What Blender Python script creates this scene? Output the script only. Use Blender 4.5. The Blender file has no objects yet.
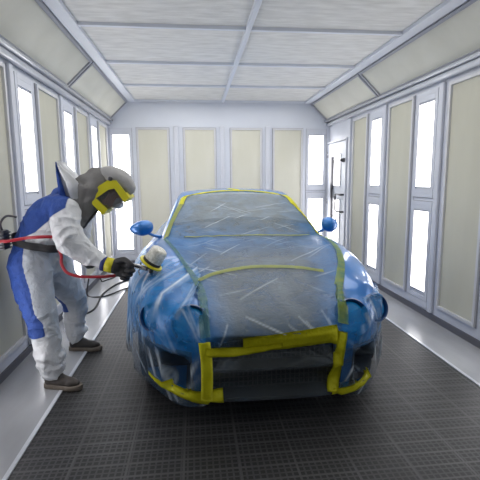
import bpy, bmesh, math, random
import numpy as np
from mathutils import Vector, Matrix, noise
from mathutils.bvhtree import BVHTree
random.seed(4)
COL = bpy.context.scene.collection
pi = math.pi
V = Vector

# ------------------------------------------------------------------ materials
def mat(name, color=(.8, .8, .8), rough=.5, metal=0, emit=None, estr=0, coat=0, alpha=1, trans=0, spec=.5):
    m = bpy.data.materials.new(name); m.use_nodes = True
    b = m.node_tree.nodes['Principled BSDF']
    b.inputs['Base Color'].default_value = (*color, 1)
    b.inputs['Roughness'].default_value = rough
    b.inputs['Metallic'].default_value = metal
    b.inputs['Coat Weight'].default_value = coat
    b.inputs['Coat Roughness'].default_value = .05
    b.inputs['Alpha'].default_value = alpha
    b.inputs['Transmission Weight'].default_value = trans
    b.inputs['Specular IOR Level'].default_value = spec
    if emit:
        b.inputs['Emission Color'].default_value = (*emit, 1)
        b.inputs['Emission Strength'].default_value = estr
    return m
def nd(m, t, **k):
    n = m.node_tree.nodes.new(t)
    for a, v in k.items():
        if a in n.inputs: n.inputs[a].default_value = v
        else: setattr(n, a, v)
    return n
def lk(m, a, b): m.node_tree.links.new(a, b)
def B(m): return m.node_tree.nodes['Principled BSDF']
def ramp(m, src, stops):
    r = nd(m, 'ShaderNodeValToRGB'); lk(m, src, r.inputs['Fac'])
    e = r.color_ramp.elements
    while len(e) < len(stops): e.new(.5)
    for q, (p, c) in zip(e, stops):
        q.position = p; q.color = (*c, 1) if len(c) == 3 else c
    return r
def coord(m, scale=(1, 1, 1)):
    t = nd(m, 'ShaderNodeTexCoord'); mp = nd(m, 'ShaderNodeMapping'); mp.inputs['Scale'].default_value = scale
    lk(m, t.outputs['Object'], mp.inputs['Vector']); return mp.outputs['Vector']
def noisy(m, c1, c2, scale=5, stretch=(1, 1, 1), bump=0, detail=4, bscale=None):
    v = coord(m, stretch); n = nd(m, 'ShaderNodeTexNoise', Scale=scale, Detail=detail); lk(m, v, n.inputs['Vector'])
    r = ramp(m, n.outputs['Fac'], [(.3, c1), (.7, c2)]); lk(m, r.outputs['Color'], B(m).inputs['Base Color'])
    if bump:
        n2 = nd(m, 'ShaderNodeTexNoise', Scale=bscale or scale * 4, Detail=5); lk(m, v, n2.inputs['Vector'])
        bp = nd(m, 'ShaderNodeBump', Strength=bump, Distance=.01); lk(m, n2.outputs['Fac'], bp.inputs['Height'])
        lk(m, bp.outputs['Normal'], B(m).inputs['Normal'])
    return m

M = {}
M['wall'] = noisy(mat('painted_steel', rough=.38), (.60, .62, .68), (.66, .68, .74), 1.5)
M['frame'] = noisy(mat('panel_frame', rough=.32), (.60, .60, .62), (.68, .68, .70), 3)
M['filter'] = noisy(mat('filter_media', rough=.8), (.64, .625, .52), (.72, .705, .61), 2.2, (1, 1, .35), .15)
M['filterside'] = noisy(mat('filter_media_darker', rough=.8), (.55, .535, .44), (.63, .615, .51), 2.2, (1, 1, .35), .15)  # same media as the end wall, with lower brightness set in the colour
M['cove'] = noisy(mat('cove_media', rough=.6), (.60, .59, .51), (.67, .66, .58), 3)
M['light'] = mat('light_diffuser', (.9, .9, .9), .3, emit=(1, .985, 1), estr=5.2)
M['seam'] = mat('dark_seam', (.13, .13, .15), .6)
M['ledge'] = mat('gloss_ledge', (.6, .62, .67), .18)
M['chrome'] = mat('steel', (.55, .55, .57), .25, 1)
M['darkmetal'] = mat('dark_metal', (.09, .09, .1), .35, .6)
M['rubber'] = noisy(mat('rubber', rough=.65), (.018, .018, .02), (.035, .035, .037), 30)
M['red'] = mat('red_hose', (.42, .02, .035), .35)
M['ceil'] = noisy(mat('ceiling_mesh', rough=.8), (.66, .65, .62), (.82, .81, .78), 9, (.5, 2, 1), .3)
M['wallend'] = noisy(mat('end_wall', rough=.4), (.66, .69, .76), (.73, .76, .82), 1.2)

# steel strips of floor
m = M['strip'] = noisy(mat('floor_strip', rough=.22), (.30, .305, .32), (.40, .41, .43), 3, (1, .3, 1), .12)
# grating
m = M['grate'] = mat('steel_grating', (.1, .1, .1), .5, .2)
v = coord(m, (1, 1, 1)); sx = nd(m, 'ShaderNodeSeparateXYZ'); lk(m, v, sx.inputs[0])
def stripe(axis, period, duty):
    a = nd(m, 'ShaderNodeMath', operation='MULTIPLY'); lk(m, sx.outputs[axis], a.inputs[0]); a.inputs[1].default_value = 1 / period
    f = nd(m, 'ShaderNodeMath', operation='FRACT'); lk(m, a.outputs[0], f.inputs[0])
    l = nd(m, 'ShaderNodeMath', operation='LESS_THAN'); lk(m, f.outputs[0], l.inputs[0]); l.inputs[1].default_value = duty
    return l.outputs[0]
s1, s2, s3, s4 = stripe(0, .034, .28), stripe(1, .034, .28), stripe(0, .30, .04), stripe(1, .10, .12)
def mx(a, b, op='MAXIMUM'):
    q = nd(m, 'ShaderNodeMath', operation=op); lk(m, a, q.inputs[0])
    if isinstance(b, float): q.inputs[1].default_value = b
    else: lk(m, b, q.inputs[1])
    return q.outputs[0]
fine = mx(mx(s1, s2), .5, 'MULTIPLY'); big = mx(mx(s3, s4), .72, 'MULTIPLY')
tot = mx(fine, big)
nz = nd(m, 'ShaderNodeTexNoise', Scale=1.6, Detail=3); lk(m, v, nz.inputs['Vector'])
tot2 = mx(tot, mx(nz.outputs['Fac'], 1.7, 'MULTIPLY'), 'MULTIPLY')
r = ramp(m, tot2, [(0, (.017, .017, .018)), (.5, (.06, .06, .062)), (1, (.115, .115, .115))])
lk(m, r.outputs['Color'], B(m).inputs['Base Color'])
bp = nd(m, 'ShaderNodeBump', Strength=.6, Distance=.008); lk(m, tot, bp.inputs['Height']); lk(m, bp.outputs['Normal'], B(m).inputs['Normal'])

# car
M['paint'] = noisy(mat('blue_paint', rough=.3, metal=.25, coat=.7), (.004, .13, .44), (.008, .17, .52), 4)
M['trim'] = mat('dark_grille', (.03, .033, .04), .45)
M['carglass'] = mat('car_glass', (.10, .16, .19), .12, coat=.4)
M['lens'] = noisy(mat('masked_lens', rough=.15, coat=1), (.008, .20, .55), (.02, .30, .66), 14, bump=.2)
M['ringblue'] = mat('ring_blue', (.003, .045, .17), .3, coat=.6)
M['tyre'] = mat('tyre', (.02, .02, .022), .7)
M['tape'] = noisy(mat('masking_tape', rough=.45), (.80, .77, .012), (.93, .90, .03), 16, (1, 1, 1), .3)
M['tapegreen'] = noisy(mat('tape_under_overspray', rough=.4, alpha=.8), (.10, .30, .20), (.42, .52, .10), 18, bump=.4)
M['tapeblue'] = noisy(mat('tape_under_blue_overspray', rough=.4, alpha=.55), (.02, .20, .32), (.16, .36, .22), 14, bump=.4)
M['tapedull'] = noisy(mat('tape_under_film', rough=.4, alpha=.8), (.38, .46, .12), (.55, .58, .10), 18, bump=.3)

def film(name, base, blue, amin, amax, bluefn):
    """thin crinkled polythene: alpha and whiteness vary with crease noise"""
    m = mat(name, base, .42, coat=.45, spec=.2)
    m.node_tree.nodes['Principled BSDF'].inputs['Coat Roughness'].default_value = .09
    tc = nd(m, 'ShaderNodeTexCoord')
    at = nd(m, 'ShaderNodeAttribute', attribute_name='tint')
    cr = nd(m, 'ShaderNodeAttribute', attribute_name='crease')
    n = nd(m, 'ShaderNodeTexNoise', Scale=7, Detail=5, Distortion=.7); lk(m, tc.outputs['Object'], n.inputs['Vector'])
    mixf = nd(m, 'ShaderNodeMath', operation='ADD'); lk(m, at.outputs['Fac'], mixf.inputs[0])
    q = nd(m, 'ShaderNodeMath', operation='MULTIPLY_ADD'); lk(m, n.outputs['Fac'], q.inputs[0]); q.inputs[1].default_value = .5; q.inputs[2].default_value = -.25
    lk(m, q.outputs[0], mixf.inputs[1])
    cl = nd(m, 'ShaderNodeMapRange'); lk(m, mixf.outputs[0], cl.inputs['Value'])
    mix = nd(m, 'ShaderNodeMix', data_type='RGBA'); lk(m, cl.outputs['Result'], mix.inputs[0])
    mix.inputs[6].default_value = (*base, 1); mix.inputs[7].default_value = (*blue, 1)
    mix2 = nd(m, 'ShaderNodeMix', data_type='RGBA'); lk(m, cr.outputs['Fac'], mix2.inputs[0])
    lk(m, mix.outputs[2], mix2.inputs[6]); mix2.inputs[7].default_value = (.75, .83, .88, 1)
    lk(m, mix2.outputs[2], B(m).inputs['Base Color'])
    al = nd(m, 'ShaderNodeMapRange'); lk(m, n.outputs['Fac'], al.inputs['Value'])
    al.inputs['From Min'].default_value = .3; al.inputs['From Max'].default_value = .75
    al.inputs['To Min'].default_value = amin; al.inputs['To Max'].default_value = amax
    aa = nd(m, 'ShaderNodeMath', operation='MULTIPLY_ADD', use_clamp=True); lk(m, cr.outputs['Fac'], aa.inputs[0]); aa.inputs[1].default_value = .4
    de = nd(m, 'ShaderNodeAttribute', attribute_name='thick'); dm = nd(m, 'ShaderNodeMath', operation='MULTIPLY'); lk(m, al.outputs['Result'], dm.inputs[0]); lk(m, de.outputs['Fac'], dm.inputs[1])
    lk(m, dm.outputs[0], aa.inputs[2]); lk(m, aa.outputs[0], B(m).inputs['Alpha'])
    n2 = nd(m, 'ShaderNodeTexNoise', Scale=24, Detail=6, Distortion=1.5); lk(m, tc.outputs['Object'], n2.inputs['Vector'])
    bp = nd(m, 'ShaderNodeBump', Strength=.75, Distance=.014); lk(m, n2.outputs['Fac'], bp.inputs['Height']); lk(m, bp.outputs['Normal'], B(m).inputs['Normal'])
    lk(m, bp.outputs['Normal'], B(m).inputs['Coat Normal'])
    return m
M['film'] = film('polythene_film', (.085, .11, .115), (.006, .15, .42), .62, .86, None)
M['filmside'] = film('polythene_film_blue', (.07, .095, .12), (.004, .235, .62), .34, .74, None)

# person
M['suit'] = None
m = M['suit'] = mat('coverall_fabric', (.7, .7, .7), .75)
a = nd(m, 'ShaderNodeAttribute', attribute_name='zone')
tc = coord(m); n = nd(m, 'ShaderNodeTexNoise', Scale=11, Detail=6, Distortion=.6); lk(m, tc, n.inputs['Vector'])
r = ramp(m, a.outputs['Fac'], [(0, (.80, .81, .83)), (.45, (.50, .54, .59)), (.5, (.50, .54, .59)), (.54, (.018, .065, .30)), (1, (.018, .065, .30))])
r.color_ramp.interpolation = 'LINEAR'
r2 = ramp(m, n.outputs['Fac'], [(.3, (.78, .78, .78)), (.65, (1, 1, 1))])
mm = nd(m, 'ShaderNodeMix', data_type='RGBA', blend_type='MULTIPLY'); mm.inputs[0].default_value = 1
lk(m, r.outputs['Color'], mm.inputs[6]); lk(m, r2.outputs['Color'], mm.inputs[7]); lk(m, mm.outputs[2], B(m).inputs['Base Color'])
bp = nd(m, 'ShaderNodeBump', Strength=1.0, Distance=.035); lk(m, n.outputs['Fac'], bp.inputs['Height']); lk(m, bp.outputs['Normal'], B(m).inputs['Normal'])
M['white_cloth'] = noisy(mat('white_cloth', rough=.8), (.58, .59, .61), (.68, .69, .70), 12, bump=.4)
M['blue_cloth'] = noisy(mat('blue_cloth', rough=.8), (.015, .05, .25), (.03, .09, .36), 12, bump=.4)
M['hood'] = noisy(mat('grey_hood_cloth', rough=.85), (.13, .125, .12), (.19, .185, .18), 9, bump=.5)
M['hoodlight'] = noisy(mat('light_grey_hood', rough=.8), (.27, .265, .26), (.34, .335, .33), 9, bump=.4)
M['yellow'] = mat('yellow_frame', (.62, .56, .01), .45)
M['skin'] = noisy(mat('skin', rough=.5), (.50, .25, .19), (.58, .31, .24), 8)
M['visor'] = mat('smoked_visor', (.10, .10, .11), .1, alpha=.35)
M['glove'] = noisy(mat('black_glove', rough=.6), (.012, .012, .014), (.03, .03, .033), 40, bump=.3)
M['navy'] = mat('navy_cuff', (.015, .03, .16), .7)
M['shoe'] = noisy(mat('worn_leather', rough=.6), (.035, .028, .024), (.095, .08, .07), 10, bump=.3)
M['shoedark'] = noisy(mat('dark_leather', rough=.6), (.02, .017, .016), (.045, .04, .038), 10, bump=.3)
M['sole'] = noisy(mat('sole', rough=.8), (.14, .115, .09), (.20, .17, .14), 20)
M['belt'] = mat('grey_webbing', (.07, .07, .075), .7)
M['cup'] = noisy(mat('speckled_cup', rough=.3), (.50, .49, .40), (.86, .85, .78), 55, bump=.1, detail=2)
M['cupring'] = mat('cup_ring', (.75, .66, .03), .35)
M['mask'] = mat('white_mask', (.6, .66, .74), .6)

# ------------------------------------------------------------------ mesh helpers
def tagp(o, label=None, cat=None, group=None, kind=None):
    if label: o['label'] = label
    if cat: o['category'] = cat
    if group: o['group'] = group
    if kind: o['kind'] = kind
    return o
def empty(name, loc, label, cat, group=None):
    o = bpy.data.objects.new(name, None); COL.objects.link(o); o.location = loc; o.empty_display_size = .1
    return tagp(o, label, cat, group)
def wloc(p):
    l = V((0, 0, 0))
    while p: l += V(p.location); p = p.parent
    return l
def link(name, bm, material, parent=None, smooth=False, label=None, auto=None):
    me = bpy.data.meshes.new(name)
    off = wloc(parent)
    bmesh.ops.translate(bm, verts=bm.verts, vec=-off)
    bm.normal_update(); bm.to_mesh(me); bm.free()
    me.materials.append(material)
    if smooth: me.shade_smooth()
    if auto is not None:
        me.shade_smooth(); me.set_sharp_from_angle(angle=math.radians(auto))
    o = bpy.data.objects.new(name, me); COL.objects.link(o)
    if parent: o.parent = parent
    if label: o['label'] = label
    return o
def nb(): return bmesh.new()
def box(bm, x0, x1, y0, y1, z0, z1, bev=0, mtx=None):
    g = bmesh.ops.create_cube(bm, size=1)
    vs = g['verts']
    for v_ in vs:
        v_.co = V(((x0 + x1) / 2 + v_.co.x * (x1 - x0), (y0 + y1) / 2 + v_.co.y * (y1 - y0), (z0 + z1) / 2 + v_.co.z * (z1 - z0)))
    if bev:
        es = {e for v_ in vs for e in v_.link_edges}
        r_ = bmesh.ops.bevel(bm, geom=list(es), offset=bev, segments=2, profile=.6, affect='EDGES')
        vs = list({v_ for f in r_['faces'] for v_ in f.verts} | {v_ for v_ in vs if v_.is_valid})
    if mtx: bmesh.ops.transform(bm, matrix=mtx, verts=vs)
    return bm
def catmull(pts, n=6):
    P = [V(p) for p in pts]; out = []
    for i in range(len(P) - 1):
        a, b, c, d = P[max(i - 1, 0)], P[i], P[i + 1], P[min(i + 2, len(P) - 1)]
        for k in range(n):
            t = k / n
            out.append(.5 * ((2 * b) + (c - a) * t + (2 * a - 5 * b + 4 * c - d) * t * t + (3 * b - a - 3 * c + d) * t ** 3))
    out.append(P[-1]); return out
def tube(bm, pts, rad, seg=10, smooth=0, cap=True):
    """rad: number or list; smooth>0 = catmull samples per span"""
    if smooth:
        if not isinstance(rad, (int, float)):
            rr = catmull([(q, 0, 0) for q in rad], smooth); rad = [q.x for q in rr]
        pts = catmull(pts, smooth)
    P = [V(p) for p in pts]
    R = [rad] * len(P) if isinstance(rad, (int, float)) else list(rad)
    t = (P[1] - P[0]).normalized()
    u = t.orthogonal().normalized(); rings = []
    for i, p in enumerate(P):
        t2 = ((P[min(i + 1, len(P) - 1)] - P[max(i - 1, 0)])).normalized()
        u = (u - t2 * u.dot(t2)).normalized(); w = t2.cross(u)
        rings.append([bm.verts.new(p + (u * math.cos(2 * pi * k / seg) + w * math.sin(2 * pi * k / seg)) * R[i]) for k in range(seg)])
    for a, b in zip(rings, rings[1:]):
        for k in range(seg): bm.faces.new((a[k], a[(k + 1) % seg], b[(k + 1) % seg], b[k]))
    if cap: bm.faces.new(rings[0][::-1]); bm.faces.new(rings[-1])
    return bm
def lathe(bm, prof, mtx, seg=32):
    """prof list of (r, h) about local z"""
    rings = []
    for r_, h in prof:
        rings.append([bm.verts.new(mtx @ V((max(r_, 1e-4) * math.cos(2 * pi * k / seg), max(r_, 1e-4) * math.sin(2 * pi * k / seg), h))) for k in range(seg)])
    for a, b in zip(rings, rings[1:]):
        for k in range(seg): bm.faces.new((a[k], a[(k + 1) % seg], b[(k + 1) % seg], b[k]))
    bm.faces.new(rings[0][::-1]); bm.faces.new(rings[-1]); return bm
def axis_mtx(loc, d):
    return Matrix.Translation(V(loc)) @ V(d).normalized().to_track_quat('Z', 'Y').to_matrix().to_4x4()
def prism(bm, poly, y0, y1):
    """xz polygon extruded along y"""
    a = [bm.verts.new((x, y0, z)) for x, z in poly]; b = [bm.verts.new((x, y1, z)) for x, z in poly]
    bm.faces.new(a); bm.faces.new(b[::-1]); n_ = len(poly)
    for i in range(n_): bm.faces.new((a[i], b[i], b[(i + 1) % n_], a[(i + 1) % n_]))
    bmesh.ops.recalc_face_normals(bm, faces=bm.faces); return bm
def grid(bm, rows, closed=False):
    vs = [[bm.verts.new(p) for p in r_] for r_ in rows]
    for a, b in zip(vs, vs[1:]):
        n_ = len(a)
        for k in range(n_ if closed else n_ - 1): bm.faces.new((a[k], a[(k + 1) % n_], b[(k + 1) % n_], b[k]))
    return vs

# ------------------------------------------------------------------ room
XW, YB, YF, ZC = 2.0, 7.70, -2.2, 2.90
def struct(name, bm, material, parent=None):
    o = link(name, bm, material, parent)
    if not parent: o['kind'] = 'structure'
    return o
struct('wall_left', box(nb(), -XW - .12, -XW, YF, YB + .12, 0, 2.53), M['wall'])
struct('wall_back', box(nb(), -XW, XW, YB, YB + .12, 0, ZC + .1), M['wallend'])
struct('wall_right', box(nb(), XW, XW + .12, YF, YB + .12, 0, 2.53), M['wall'])
# floor: grating and two steel walkways
b_ = nb(); box(b_, -1.5, 1.54, YF, YB, -.08, 0); struct('floor', b_, M['grate'])
b_ = nb(); box(b_, -XW - .12, -1.5, YF, YB, -.08, .004); struct('trim_1', b_, M['strip'])
b_ = nb(); box(b_, 1.54, XW + .12, YF, YB, -.08, .004); struct('trim_2', b_, M['strip'])
b_ = nb(); box(b_, -1.515, -1.49, YF, YB, 0, .009); struct('trim_3', b_, M['ledge'])
b_ = nb(); box(b_, 1.53, 1.555, YF, YB, 0, .009); struct('trim_4', b_, M['ledge'])
struct('baseboard_left', box(nb(), -XW, -XW + .012, YF, YB, 0, .07), M['seam'])
struct('baseboard_right', box(nb(), XW - .012, XW, YF, YB, 0, .07), M['seam'])
struct('baseboard_back', box(nb(), -XW + .012, XW - .012, YB - .012, YB, 0, .06), M['seam'])
# ceiling with bars
b_ = nb(); box(b_, -1.62, 1.62, YF, YB, ZC, ZC + .1); struct('ceiling', b_, M['ceil'])
k = 5
for x in (-1.56, 0.02, 1.56):
    w_ = .06 if abs(x) > 1 else .025
    struct('trim_%d' % k, box(nb(), x - w_, x + w_, YF, YB, ZC - .035, ZC + .01, .006), M['wallend']); k += 1
for y in (7.64, 6.45, 5.25, 4.05, 2.85, 1.65, .45):
    for xa, xb in ((-1.5, -.005), (.045, 1.5)):
        struct('trim_%d' % k, box(nb(), xa, xb, y - .02, y + .02, ZC - .03, ZC + .01, .005), M['wallend']); k += 1
# cove: sloped box bodies (structure) with framed panels (things)
for s in (-1, 1):
    b_ = nb(); prism(b_, [(s * 2.12, 2.53), (s * 2.0, 2.53), (s * 1.62, 2.90), (s * 1.62, 3.0), (s * 2.12, 3.0)], YF, YB)
    struct('trim_%d' % k, b_, M['wall']); k += 1
    b_ = nb(); tube(b_, [(s * 1.965, YF, 2.505), (s * 1.965, YB, 2.505)], .035, 12); box(b_, min(s * 1.9, s * 2), max(s * 1.9, s * 2), YF, YB, 2.54, 2.565)
    o = struct('trim_%d' % k, b_, M['ledge']); o.data.shade_smooth(); k += 1
def cove(s, y0, y1, label):
    t = empty('cove_panel', (s * 1.82, (y0 + y1) / 2, 2.70), label, 'light panel', 'sloped cove panels under the ceiling')
    A = V((s * 1.945, 0, 2.585)); Bv = V((s * 1.645, 0, 2.875)); d = (Bv - A).normalized(); n_ = V((-s * d.z * s * s, 0, 0)); n_ = V((-s * abs(d.z), 0, -abs(d.x))).normalized()
    def slab(bm, a0, a1, ya, yb, h0, h1):
        cs = []
        for y in (ya, yb):
            for a, h in ((a0, h0), (a1, h0), (a1, h1), (a0, h1)): cs.append(bm.verts.new(A + d * a + n_ * h + V((0, y, 0))))
        for f in ((0, 1, 2, 3), (7, 6, 5, 4), (0, 4, 5, 1), (1, 5, 6, 2), (2, 6, 7, 3), (3, 7, 4, 0)): bm.faces.new([cs[i] for i in f])
        bmesh.ops.recalc_face_normals(bm, faces=bm.faces)
    L = (Bv - A).length
    b = nb(); slab(b, .03, L - .03, y0 + .03, y1 - .03, .0, .012); link('panel', b, M['cove'], t)
    b = nb(); slab(b, 0, .03, y0, y1, 0, .03); slab(b, L - .03, L, y0, y1, 0, .03); slab(b, .03, L - .03, y0, y0 + .03, 0, .03); slab(b, .03, L - .03, y1 - .03, y1, 0, .03)
    link('frame', b, M['seamlight'], t)
M['seamlight'] = mat('grey_bar', (.33, .34, .38), .4)
for s, nm, ys in ((-1, 'left', [(5.17, 7.62), (2.67, 5.13), (.17, 2.63)]), (1, 'right', [(5.47, 7.66), (2.97, 5.43), (.47, 2.93)])):
    for q, (a, c) in enumerate(ys):
        cove(s, a, c, 'long cream sloped cove panel above the %s wall, %s' % (nm, ['the one reaching the back wall', 'next towards the viewer after the dividing bar', 'nearest the viewer at the top edge'][q]))

# wall-mounted panels; u = along wall, wall plane given
def wbox(bm, wall, u0, u1, z0, z1, d0, d1, bev=0):
    d0 = max(d0, .0015)
    if wall == 'L': box(bm, -XW + d0, -XW + d1, u0, u1, z0, z1, bev)
    elif wall == 'R': box(bm, XW - d1, XW - d0, u0, u1, z0, z1, bev)
    else: box(bm, u0, u1, YB - d1, YB - d0, z0, z1, bev)
def wpt(wall, u, z): return {'L': (-XW, u, z), 'R': (XW, u, z), 'B': (u, YB, z)}[wall]
def ringframe(bm, wall, u0, u1, z0, z1, w_, d0, d1):
    wbox(bm, wall, u0, u0 + w_, z0, z1, d0, d1, .004); wbox(bm, wall, u1 - w_, u1, z0, z1, d0, d1, .004)
    wbox(bm, wall, u0 + w_, u1 - w_, z0, z0 + w_, d0, d1, .004); wbox(bm, wall, u0 + w_, u1 - w_, z1 - w_, z1, d0, d1, .004)
def filt(wall, u0, u1, label):
    t = empty('filter_panel', wpt(wall, (u0 + u1) / 2, .17), label, 'filter panel', 'tall cream filter panels')
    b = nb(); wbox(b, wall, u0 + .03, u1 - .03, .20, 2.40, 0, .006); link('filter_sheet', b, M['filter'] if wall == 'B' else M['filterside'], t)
    b = nb(); ringframe(b, wall, u0, u1, .17, 2.43, .032, 0, .028); link('frame', b, M['frame'], t)
    b = nb(); ringframe(b, wall, u0 - .008, u1 + .008, .162, 2.438, .008, 0, .004); link('gasket', b, M['seam2'], t)
M['seam2'] = mat('soft_seam', (.34, .34, .38), .6)
def lightp(wall, u0, u1, label, low=.27):
    t = empty('light_panel', wpt(wall, (u0 + u1) / 2, .17), label, 'light', 'tall wall lights with white diffusers')
    a, c = u0 - .05, u1 + .05
    b = nb(); ringframe(b, wall, a, c, .17, 1.26, .045, 0, .016); ringframe(b, wall, a, c, 1.305, 2.43, .045, 0, .016)
    wbox(b, wall, a, c, .09, .165, 0, .012); wbox(b, wall, a + .045, c - .045, 2.33, 2.385, 0, .016); wbox(b, wall, a + .045, c - .045, 1.35, 1.395, 0, .016); wbox(b, wall, a + .045, c - .045, 1.17, 1.215, 0, .016)
    link('housing', b, M['wall'], t)
    for z0, z1 in ((low, 1.15), (1.42, 2.305)):
        b = nb(); wbox(b, wall, u0, u1, z0, z1, 0, .010, .004); link('diffuser', b, M['light'], t)
        b = nb(); ringframe(b, wall, u0 - .006, u1 + .006, z0 - .006, z1 + .006, .006, 0, .018); link('bezel', b, M['frame'], t)
    b = nb(); wbox(b, wall, a, c, 1.262, 1.268, 0, .006); wbox(b, wall, a, c, 1.297, 1.303, 0, .006)
    wbox(b, wall, a - .008, a - .002, .17, 2.43, 0, .004); wbox(b, wall, c + .002, c + .008, .17, 2.43, 0, .004); link('seam', b, M['seam2'], t)
ordn = ['nearest the back corner', 'second from the back corner', 'third from the back corner', 'fourth from the back corner', 'fifth from the back corner']
for q, (a, c) in enumerate([(6.90, 7.50), (5.63, 6.25), (4.32, 4.95), (3.04, 3.64)]):
    filt('L', a, c, 'tall cream filter panel in grey frame on left wall, ' + ordn[q])
for q, (a, c) in enumerate([(6.46, 6.76), (5.16, 5.46), (3.89, 4.18), (2.62, 2.91)]):
    lightp('L', a, c, 'glowing white light column on left wall, ' + ordn[q])
for q, (a, c) in enumerate([(5.93, 6.49), (4.65, 5.26), (3.38, 3.98), (2.08, 2.70)]):
    filt('R', a, c, 'tall cream filter panel on right wall, ' + ['just this side of the door', 'between the two glowing light columns', 'the widest, at the right edge of the photo', 'beyond the right edge nearest the viewer'][q])
for q, (a, c) in enumerate([(5.48, 5.78), (4.23, 4.53), (2.96, 3.25)]):
    lightp('R', a, c, 'glowing white light column on right wall, ' + ['nearer the door', 'the largest, nearer the right edge', 'beyond the right edge nearest the viewer'][q])
for q, (a, c) in enumerate([(-1.51, -.94), (-.69, -.11), (.15, .73), (.93, 1.49)]):
    filt('B', a, c, 'cream filter panel on the end wall behind the car, %s from the left' % ['first', 'second', 'third', 'fourth'][q])
lightp('B', -1.92, -1.64, 'glowing white light column in the left corner of the end wall')
lightp('B', 1.61, 1.88, 'glowing white light column in the right corner of the end wall')
# upright pillars between the modules
for wall, us in (('L', [3.70, 5.01, 6.32]), ('R', [4.06, 5.33, 6.57]), ('B', [-.86, .02 - .06, .79])):
    for u in us:
        b_ = nb(); w_ = .10 if wall != 'B' else .11
        wbox(b_, wall, u, u + w_ * .8, .08, 2.46, 0, .035, .012); struct('trim_%d' % k, b_, M['wall']); k += 1
# soft caulk line at the top of the wall panels
# door in the right wall
D0, D1, DZ = 6.74, 7.66, 2.14
d_ = struct('door_1', box(nb(), XW - .03, XW, D0, D1, .01, DZ, .004), M['wallend'])
b = nb(); ringframe(b, 'R', D0 - .04, D1 + .03, .0, DZ + .04, .03, 0, .045); link('door_frame', b, M['wall'], d_)
b = nb(); box(b, XW - .038, XW - .03, 6.98, 7.28, 1.40, 1.92, .003); box(b, XW - .038, XW - .03, 6.98, 7.28, .30, 1.15, .003); link('window_pane', b, M['light'], d_)
b = nb(); ringframe(b, 'R', 6.96, 7.30, 1.38, 1.94, .02, .03, .045); ringframe(b, 'R', 6.96, 7.30, .28, 1.17, .02, .03, .045); link('pane_frame', b, M['frame'], d_)
b = nb(); box(b, XW - .075, XW - .045, 7.32, 7.385, .77, 1.90, .006)
for z in (.85, 1.35, 1.82): box(b, XW - .05, XW - .03, 7.34, 7.37, z - .02, z + .02)
link('push_bar', b, M['darkmetal'], d_, label='long dark vertical bar')
b = nb(); tube(b, [(XW - .03, 6.80, 1.25), (XW - .08, 6.80, 1.25), (XW - .09, 6.83, 1.25), (XW - .09, 7.02, 1.25), (XW - .09, 7.05, 1.22), (XW - .09, 7.05, .99), (XW - .09, 7.02, .96), (XW - .09, 6.83, .96), (XW - .08, 6.80, .96), (XW - .03, 6.80, .96)], .016, 8)
link('door_handle', b, M['darkmetal'], d_, True, label='grey bow handle')
b = nb(); lathe(b, [(.035, 0), (.035, .03), (.022, .05), (.022, .07), (.01, .08)], axis_mtx((XW - .03, 6.80, 1.82), (-1, 0, 0)), 20); link('latch_knob', b, M['darkmetal'], d_, auto=40)
b = nb()
for z in (.3, 1.1, 1.95): tube(b, [(XW - .04, 7.665, z - .05), (XW - .04, 7.665, z + .05)], .012, 10)
link('hinge', b, M['chrome'], d_, True)

# ------------------------------------------------------------------ car
car = empty('car', (0, 4.7, 0), 'blue coupe wrapped in clear masking film in the middle of the spray booth', 'car')
CX, W, YN, YR = -.045, .975, 2.32, 7.12
YC = (YN + YR) / 2; HL = (YR - YN) / 2
def lerp(x, xs, ys): return float(np.interp(x, xs, ys))
def sstep(a, b, x): t = min(1, max(0, (x - a) / (b - a))); return t * t * (3 - 2 * t)
def spl(x, xs, ys):
    # smooth monotone-ish interpolation
    i = max(0, min(len(xs) - 2, int(np.searchsorted(xs, x)) - 1))
    t = min(1, max(0, (x - xs[i]) / (xs[i + 1] - xs[i])))
    m0 = (ys[i + 1] - ys[max(i - 1, 0)]) / (xs[i + 1] - xs[max(i - 1, 0)]); m1 = (ys[min(i + 2, len(ys) - 1)] - ys[i]) / (xs[min(i + 2, len(xs) - 1)] - xs[i]); h = xs[i + 1] - xs[i]
    return (2 * t**3 - 3 * t**2 + 1) * ys[i] + (t**3 - 2 * t**2 + t) * h * m0 + (-2 * t**3 + 3 * t**2) * ys[i + 1] + (t**3 - t**2) * h * m1
YS = [2.3, 2.5, 2.8, 3.2, 3.6, 3.95, 4.6, 5.4, 6.2, 6.7, 7.0, 7.15]
ZCN = [.66, .725, .79, .875, .935, .975, .98, .98, .99, .97, .93, .90]
ZFN = [.66, .725, .81, .90, .945, .965, .965, .975, 1.0, .97, .90, .86]
def ztop(x, y):
    ax = abs(x)
    c = spl(y, YS, ZCN) - .02 * (ax / .6) ** 2; f = spl(y, YS, ZFN)
    w = sstep(.38, .72, ax)
    z = c * (1 - w) + f * w
    z -= .03 * math.exp(-((ax - .50) / .07) ** 2) * sstep(2.6, 3.0, y) * (1 - sstep(3.7, 4.2, y))
    # headlight brows
    for hx, hy, r_ in ((.505, 2.52, .12), (.73, 2.70, .10)):
        d2 = ((ax - hx) ** 2 + (y - hy - .05) ** 2) / (r_ * 1.1) ** 2
        z += .03 * math.exp(-d2)
    return z
ZE = .50
def outline(th, n=3.7):
    c, s = math.cos(th), math.sin(th)
    return V((W * math.copysign(abs(c) ** (2 / n), c), HL * math.copysign(abs(s) ** (2 / n), s), 0))
NT = 260
ths = []
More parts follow.
